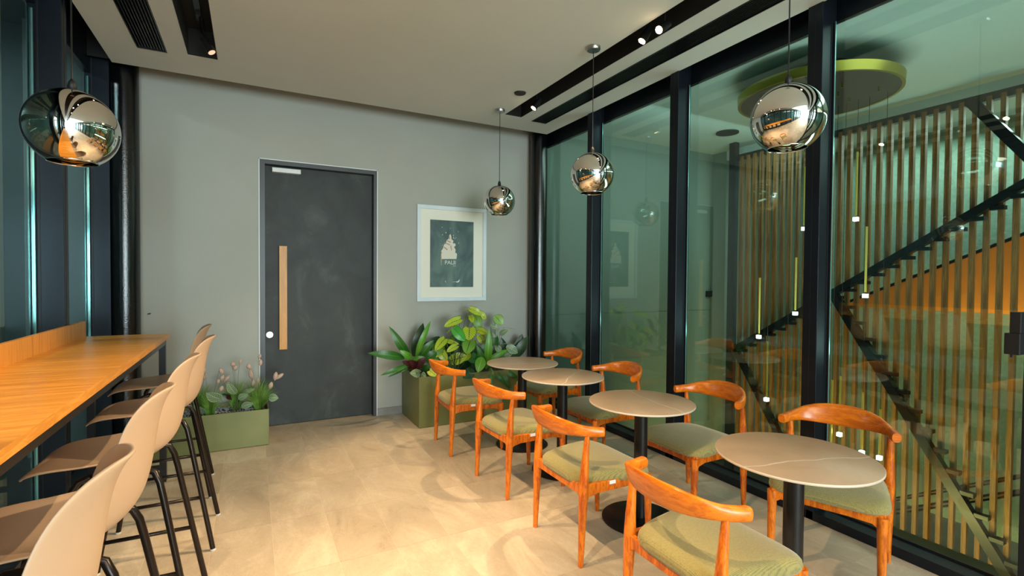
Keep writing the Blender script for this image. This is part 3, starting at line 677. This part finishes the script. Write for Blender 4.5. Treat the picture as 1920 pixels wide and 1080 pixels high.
spot((2.35, 2.44, 3.10), (-.5, 2.3, .9), 290, 'lit track spotlight in the right slot, brighter nearer one of the close pair', track_x=2.41)
spot((2.385, 4.12, 3.10), (.2, 4.6, 0), 70, 'lit track spotlight near the back end of the right slot', track_x=2.41)
spot((2.36, 1.1, 3.10), (-.1, 1.5, .2), 200, 'lit track spotlight in the right slot above the viewer', track_x=2.41)
spot((-.25, 4.18, 3.08), (1.3, 3.6, .3), 45, 'angled track spotlight glowing dimly in the left ceiling slot', dim=True, track_x=-.33)
spot((-.36, 1.7, 3.10), (-.62, 2.5, .74), 75, 'lit track spotlight in the left slot, tipped down at the middle stools', track_x=-.33, ang=44)
spot((-.30, 3.2, 3.10), (1.35, 3.5, .4), 125, 'lit track spotlight in the left slot, out above the stools', track_x=-.33)
spot((-.30, 2.1, 3.10), (1.25, 2.3, .4), 165, 'lit track spotlight in the left slot above the nearer stools', track_x=-.33)
spot((-.30, 1.0, 3.10), (1.1, 1.4, .4), 165, 'lit track spotlight in the left slot beside the viewer', track_x=-.33)

# ------------------------------------------------------------ planters and plants
def box_planter(x0, x1, y0, y1, h, lab):
    t = thing('planter_box', lab, 'planter', (x0, y0, 0)); w, d = x1-x0, y1-y0; k = .012
    obj('trough', MB().box(0, w, 0, k, 0.003, h).box(0, w, d-k, d, 0.003, h).box(0, k, k, d-k, 0.003, h).box(w-k, w, k, d-k, 0.003, h).box(k, w-k, k, d-k, .003, .02), M['planter'], t, bev=.003)
    obj('soil', B(k, w-k, k, d-k, .02, h-.035), M['soil'], t)
    return t
p1 = box_planter(1.44, 2.93, 4.665, 5.27, .50, 'tall olive green box planter under the framed poster')
p2 = box_planter(-.72, .13, 4.80, 5.20, .315, 'low olive green box planter left of the door')
# gravel as loose pebbles
gm = MB()
for k in range(900):
    x, y, r = rnd.uniform(.03, .82), rnd.uniform(.03, .37), rnd.uniform(.005, .009)
    a = rnd.uniform(0, 6); z = .283
    gm.add([(x+r*math.cos(a), y+r*math.sin(a), z), (x-r*math.sin(a), y+r*math.cos(a), z), (x-r*math.cos(a), y-r*math.sin(a), z), (x+r*math.sin(a), y-r*math.cos(a), z), (x, y, z+r), (x, y, z-r)],
           [(0,1,4),(1,2,4),(2,3,4),(3,0,4),(1,0,5),(2,1,5),(3,2,5),(0,3,5)])
g = obj('gravel', gm, M['gravel'], p2); g['kind'] = 'stuff'

def leaf_mesh(Bp, Tp, hw_, shape, flat, mt, bend=.12):
    if not flat: hw_ *= 1.12
    Bp, Tp = Vector(Bp), Vector(Tp); d = Tp-Bp; ln = d.length; dn = d.normalized()
    hint = Vector((0, -.1, 1)) if flat else Vector((-.35+rnd.uniform(-.15, .15), -.9, .22+rnd.uniform(-.15, .15)))
    s = dn.cross(hint).normalized(); nrm = s.cross(dn).normalized()
    nr, nc = (9, 4); vs = []; uv = []
    for i in range(nr+1):
        v = i/nr
        if shape == 'heart': w_ = max(0, math.sin(PI*min(1, v*.95+.05)**.72))**.52
        else: w_ = math.sin(PI*(v*.94+.03)**.85)**.8
        if i == nr: w_ = .03
        for j in range(nc+1):
            u = -1 + 2*j/nc
            dv = 0
            if shape == 'heart' and v < .2: dv = -.14*abs(u)*(1-v/.2)
            p = Bp + dn*ln*(v+dv) + s*u*w_*hw_ + nrm*(ln*bend*math.sin(PI*v) - .18*hw_*(1-abs(u))*1.0*w_ - ln*.05*v*v)
            vs.append(p); uv.append((.5+.5*u, v))
    fs = [(i*(nc+1)+j, i*(nc+1)+j+1, (i+1)*(nc+1)+j+1, (i+1)*(nc+1)+j) for i in range(nr) for j in range(nc)]
    me = bpy.data.meshes.new('leaf'); me.from_pydata([tuple(p) for p in vs], [], fs); me.materials.append(mt)
    ul = me.uv_layers.new(name='UVMap')
    for lp in me.loops: ul.data[lp.index].uv = uv[lp.vertex_index]
    for p in me.polygons: p.use_smooth = True
    return me
def plant(name, lab, cat, root, leaves, shape, stems=True, bend=.12, group=None):
    t = thing(name, lab, cat, root, group=group); r0 = Vector(root)
    for Bp, Tp, hw_, k, flat in leaves:
        b, tt = Vector(Bp)-r0, Vector(Tp)-r0
        sh = shape if k in 'ygbps' else 'long'
        lf = link('leaf', leaf_mesh(b, tt, hw_, sh, flat, M['lf_'+k], bend if not flat else .03), t)
        if stems:
            mid = b*.5 + Vector((b.x*.12, .01, b.z*.12)); j = Vector((rnd.uniform(-.02, .02), rnd.uniform(-.02, .02), 0))
            obj('stem', MB().tube([j, mid*.9+j*.5, b], [.0032, .0026, .0018], 6), M['stem'], t, smooth=True)
    return t

# leaves: base, tip, half width, kind, lying flat
CALADIUM=[
((2.079, 5.015, 1.092),(1.899, 4.952, 1.119),0.018,'y',1),
((2.163, 5.016, 1.136),(1.976, 4.943, 1.135),0.013,'y',1),
((2.105, 4.972, 1.14),(2.225, 4.929, 1.071),0.037,'y',0),
((2.214, 5.016, 1.088),(2.302, 4.986, 1.023),0.042,'y',0),
((1.96, 4.9, 1.036),(1.762, 4.844, 0.973),0.042,'y',0),
((2.17, 4.985, 1.064),(2.203, 4.943, 0.911),0.051,'g',0),
((2.116, 4.998, 1.065),(2.108, 4.909, 0.995),0.033,'y',0),
((2.06, 4.886, 0.94),(2.024, 4.82, 0.82),0.073,'y',0),
((1.879, 4.861, 0.941),(1.976, 4.808, 0.815),0.050,'b',0),
((2.063, 4.867, 0.808),(1.979, 4.78, 0.687),0.071,'g',0),
((1.799, 4.93, 0.832),(1.664, 4.843, 0.733),0.046,'y',0),
((1.833, 4.986, 0.806),(1.944, 4.904, 0.77),0.023,'y',0),
((1.919, 4.888, 0.76),(1.794, 4.853, 0.706),0.033,'y',0),
((1.749, 4.956, 0.708),(1.818, 4.916, 0.599),0.046,'y',0),
((1.888, 4.977, 0.589),(2.048, 4.923, 0.631),0.062,'y',0),
((2.183, 4.944, 0.911),(2.264, 4.858, 0.871),0.037,'y',0),
((2.203, 4.943, 0.846),(2.237, 4.907, 0.757),0.042,'y',0),
((1.555, 4.7, 0.555),(1.602, 4.635, 0.509),0.037,'y',0),
((1.968, 4.944, 0.992),(1.792, 4.876, 0.899),0.013,'y',1),
]
CALATHEA=[
((2.416, 5.01, 1.055),(2.487, 4.941, 0.955),0.054,'p',0),
((2.48, 5.01, 0.836),(2.552, 4.942, 0.896),0.033,'s',0),
((2.402, 5.065, 0.862),(2.446, 5.024, 0.807),0.033,'s',0),
((2.531, 5.006, 0.914),(2.65, 4.946, 0.896),0.012,'s',1),
((2.589, 5.053, 0.691),(2.718, 5.008, 0.612),0.046,'s',0),
((2.493, 5.033, 0.723),(2.683, 4.966, 0.726),0.017,'s',1),
((2.573, 5.084, 0.582),(2.666, 5.033, 0.622),0.037,'s',0),
((2.382, 5.046, 0.94),(2.477, 5.004, 0.912),0.025,'s',0),
((2.457, 5.025, 0.712),(2.469, 4.984, 0.631),0.033,'s',0),
((2.436, 5.088, 0.619),(2.547, 5.032, 0.582),0.033,'s',0),
]
CALATHEA_LOW=[
((1.479, 4.757, 0.518),(1.362, 4.702, 0.546),0.037,'s',0),
((1.488, 4.758, 0.513),(1.522, 4.704, 0.499),0.029,'s',0),
((1.467, 4.747, 0.529),(1.414, 4.682, 0.578),0.025,'s',0),
]
CORDYLINE=[
((1.434, 4.985, 0.655),(1.207, 4.903, 0.981),0.040,'d',0),
((1.375, 4.96, 0.654),(1.009, 4.924, 0.733),0.040,'d',0),
((1.497, 4.96, 0.663),(1.633, 4.915, 1.024),0.028,'l',0),
((1.51, 5.093, 0.642),(1.607, 5.073, 0.99),0.051,'k',0),
((1.539, 4.951, 0.661),(1.66, 4.885, 0.827),0.038,'d',0),
((1.412, 4.907, 0.583),(1.112, 4.844, 0.521),0.023,'d',0),
((1.414, 4.913, 0.564),(1.182, 4.846, 0.499),0.018,'d',0),
((1.58, 5.056, 0.67),(1.776, 5.036, 0.848),0.050,'k',0),
((1.437, 4.905, 0.649),(1.307, 4.868, 0.747),0.030,'l',0),
((1.456, 4.968, 0.621),(1.561, 4.908, 0.662),0.025,'l',0),
((1.462, 4.957, 0.553),(1.335, 4.877, 0.635),0.033,'r',0),
((1.494, 4.949, 0.535),(1.575, 4.87, 0.662),0.037,'r',0),
((1.504, 4.951, 0.543),(1.4, 4.865, 0.641),0.037,'r',0),
((1.589, 4.967, 0.612),(1.711, 4.928, 0.697),0.050,'d',0),
((1.544, 4.936, 0.525),(1.624, 4.855, 0.575),0.029,'d',0),
]
FILLER=[
((1.863, 5.064, 0.523),(1.951, 5.044, 0.738),0.066,'k',0),
((2.06, 5.069, 0.461),(2.181, 5.049, 0.613),0.075,'k',0),
((1.916, 5.075, 0.471),(1.765, 5.055, 0.586),0.058,'k',0),
((2.107, 5.06, 0.449),(2.028, 5.04, 0.569),0.066,'k',0),
((2.01, 5.067, 0.484),(1.856, 5.047, 0.816),0.058,'k',0),
((2.323, 5.089, 0.446),(2.24, 5.069, 0.719),0.050,'k',0),
((2.031, 4.7, 0.525),(1.894, 4.635, 0.463),0.050,'k',0),
]
LILY=[
((2.23, 4.821, 0.498),(2.229, 4.742, 0.933),0.038,'l',0),
((2.125, 4.7, 0.649),(2.05, 4.635, 0.509),0.050,'l',0),
((2.246, 4.815, 0.597),(2.468, 4.778, 0.697),0.025,'l',0),
((2.222, 4.7, 0.528),(2.212, 4.635, 0.374),0.027,'d',0),
((2.33, 4.7, 0.493),(2.418, 4.635, 0.301),0.032,'d',0),
((2.38, 4.7, 0.498),(2.518, 4.635, 0.408),0.025,'d',0),
((2.201, 4.802, 0.513),(2.079, 4.726, 0.771),0.033,'d',0),
((2.252, 4.7, 0.499),(2.358, 4.635, 0.378),0.029,'d',0),
((2.252, 4.848, 0.51),(2.346, 4.815, 0.581),0.025,'d',0),
]
CALATHEA_LEFT=[
((-0.124, 4.881, 0.455),(-0.187, 4.819, 0.572),0.030,'s',0),
((-0.239, 4.882, 0.421),(-0.338, 4.813, 0.497),0.040,'s',0),
((-0.363, 4.917, 0.307),(-0.431, 4.847, 0.399),0.036,'s',0),
((-0.11, 4.911, 0.407),(-0.033, 4.865, 0.444),0.025,'s',0),
((-0.075, 4.946, 0.442),(0.019, 4.873, 0.486),0.017,'s',0),
((0.129, 4.88, 0.399),(0.206, 4.844, 0.393),0.030,'s',0),
((-0.085, 4.924, 0.33),(0.008, 4.877, 0.36),0.026,'s',0),
((-0.149, 5.029, 0.391),(-0.24, 5.009, 0.44),0.018,'k',0),
((-0.155, 4.905, 0.401),(-0.187, 4.819, 0.469),0.020,'r',0),
((-0.139, 5.05, 0.367),(-0.097, 5.03, 0.373),0.023,'k',0),
]
HEADS=[
((-0.248, 4.927, 0.683),(-0.223, 4.927, 0.629),0.016),
((-0.222, 4.961, 0.617),(-0.24, 4.961, 0.567),0.015),
((-0.275, 5.014, 0.53),(-0.252, 5.014, 0.569),0.015),
((-0.221, 5.049, 0.525),(-0.182, 5.049, 0.593),0.016),
((-0.248, 4.911, 0.479),(-0.225, 4.911, 0.529),0.015),
((-0.155, 4.92, 0.729),(-0.14, 4.92, 0.693),0.017),
((-0.137, 5.011, 0.637),(-0.129, 5.011, 0.684),0.017),
((-0.101, 5.025, 0.691),(-0.088, 5.025, 0.732),0.011),
((-0.032, 4.913, 0.71),(-0.019, 4.913, 0.656),0.017),
((-0.017, 5.024, 0.637),(-0.004, 5.024, 0.551),0.017),
((0.006, 5.018, 0.479),(0.012, 5.018, 0.539),0.013),
((0.049, 5.003, 0.508),(0.052, 5.003, 0.563),0.013),
((0.065, 4.951, 0.673),(0.068, 4.951, 0.732),0.013),
((0.055, 4.967, 0.737),(0.065, 4.967, 0.778),0.012),
((0.181, 4.955, 0.53),(0.194, 4.955, 0.608),0.017),
((0.189, 5.026, 0.528),(0.256, 5.026, 0.575),0.016),
((0.139, 4.949, 0.456),(0.156, 4.949, 0.521),0.017),
((-0.362, 4.948, 0.694),(-0.359, 4.948, 0.643),0.013),
((-0.359, 5.04, 0.627),(-0.371, 5.04, 0.569),0.013),
]
lr = random.Random(11)
for k in range(16):                                                # inner, lower leaves that fill the heart of the clump
    x, y, z = lr.uniform(1.74, 2.22), lr.uniform(4.97, 5.1), lr.uniform(.60, .86); a = lr.uniform(-2.6, -.5); n_ = lr.uniform(.09, .13)
    CALADIUM.append(((x, y, z), (x+n_*math.cos(a), y-.04, z+n_*math.sin(a)), lr.uniform(.04, .062), lr.choice('gggyb'), 0))
for k in range(14):
    x, y, z = lr.uniform(1.7, 2.75), lr.uniform(5.02, 5.12), lr.uniform(.50, .58); a = lr.uniform(.5, 2.6); n_ = lr.uniform(.18, .3)
    FILLER.append(((x, y, z), (x+n_*math.cos(a), y-.03, z+n_*math.sin(a)), lr.uniform(.04, .06), lr.choice('kkd'), 0))
plant('caladium', 'tall yellow-green heart-leaved plant with dark veins in the tall planter', 'plant', (1.92, 4.93, .465), CALADIUM, 'heart')
plant('striped_calathea', 'pale striped round-leaved plant at the right end of the tall planter', 'plant', (2.45, 5.02, .465), CALATHEA, 'oval')
plant('low_calathea', 'small striped plant spilling over the front left corner of the tall planter', 'plant', (1.53, 4.76, .465), CALATHEA_LOW, 'oval')
plant('cordyline', 'dark green long-leaved plant at the left end of the tall planter', 'plant', (1.56, 4.95, .465), CORDYLINE, 'long', stems=False, bend=.16)
plant('rubber_foliage', 'dark glossy leaves filling the middle of the tall planter', 'plant', (1.9, 5.08, .465), FILLER, 'long', stems=False, bend=.1)
plant('spathe_plant', 'fresh green pointed-leaved plant behind the farthest table, right of the caladium', 'plant', (2.22, 4.8, .465), LILY, 'long', stems=False, bend=.12)
plant('low_striped_plant', 'striped leafy plant in the middle of the low planter', 'plant', (-.13, 4.93, .28), [CALATHEA_LEFT[i] for i in (0, 1, 3, 4, 6, 7, 8, 9)], 'oval')
plant('low_striped_plant', 'striped leaf hanging over the front edge of the low planter by the stool legs', 'plant', (-.37, 4.88, .28), [CALATHEA_LEFT[2]], 'oval')
plant('low_striped_plant', 'striped leaf at the right end of the low planter, before the door', 'plant', (.07, 4.95, .28), [CALATHEA_LEFT[5], ((.085, 4.93, .34), (.075, 4.88, .30), .025, 'r', 0)], 'oval')
def tuft(root, n, h, spread, lab, heads=()):
    t = thing('fountain_grass', lab, 'grass', root, group='grass tufts in the low planter'); mb = MB()
    for k in range(n):
        a = rnd.uniform(0, 2*PI); q = rnd.uniform(.15, 1)*spread; hh_ = h*rnd.uniform(.6, 1.1); r = rnd.uniform(0, .03); w_ = .0021
        p0 = Vector((r*math.cos(a), r*math.sin(a), 0)); pts = [p0 + Vector((math.cos(a)*q*u**1.7, math.sin(a)*q*u**1.7, hh_*(u-.22*u**3))) for u in (0, .35, .7, 1)]
        sd = Vector((-math.sin(a+1), math.cos(a+1), 0)); vs = []
        for i, p in enumerate(pts):
            ww = w_*(1-.8*i/3); vs += [p-sd*ww, p+sd*ww]
        mb.add(vs, [(0,1,3,2), (2,3,5,4), (4,5,7,6)])
    g = obj('blades', mb, M['grass'], t); g['kind'] = 'stuff'
    for b, e, w_ in heads:
        b, e = Vector(b)-Vector(root), Vector(e)-Vector(root); w_ *= 1.15
        obj('stalk', MB().tube([Vector((0, 0, 0)), b*.55+Vector((0, 0, .03)), b], .0012, 5), M['stem'], t)
        prof = [0.15, .7, 1, 1, .8, .3]
        pts = [b+(e-b)*(i/5) for i in range(6)]
        obj('seed_head', MB().tube(pts, [w_*q for q in prof], 10), M['fluff'], t, smooth=True)
    return t
TR = [(.055, 4.9, .283), (-.319, 4.9, .283), (-.129, 5.05, .283), (-.415, 5.05, .283), (-.62, 5.0, .283), (.03, 5.08, .283)]
def near(i): return [h for h in HEADS if min(range(len(TR)), key=lambda k: (abs(h[0][0]-TR[k][0]) + .3*abs(h[0][1]-TR[k][1]))) == i]
TL = ['bright grass tuft with pink seed heads at the right end of the low planter', 'grass tuft at the front of the low planter, nearest the stool legs', 'grass tuft with pink seed heads at the middle back of the low planter',
      'grass tuft at the back of the low planter, partly behind the stool backs', 'grass tuft with pink seed heads at the left end of the low planter, under the bar', 'grass tuft with pink seed heads at the back right of the low planter, before the door frame']
for i, (r_0, lb) in enumerate(zip(TR, TL)):
    hd = near(i)
    if i == 4: hd = [((-.55, 5.0, .58), (-.57, 5.0, .65), .015), ((-.66, 5.02, .55), (-.67, 5.02, .60), .014)]
    tuft(r_0, (330, 260, 260, 200, 150, 200)[i], (.27, .27, .31, .29, .27, .30)[i], (.16, .12, .14, .12, .12, .14)[i], lb, hd)
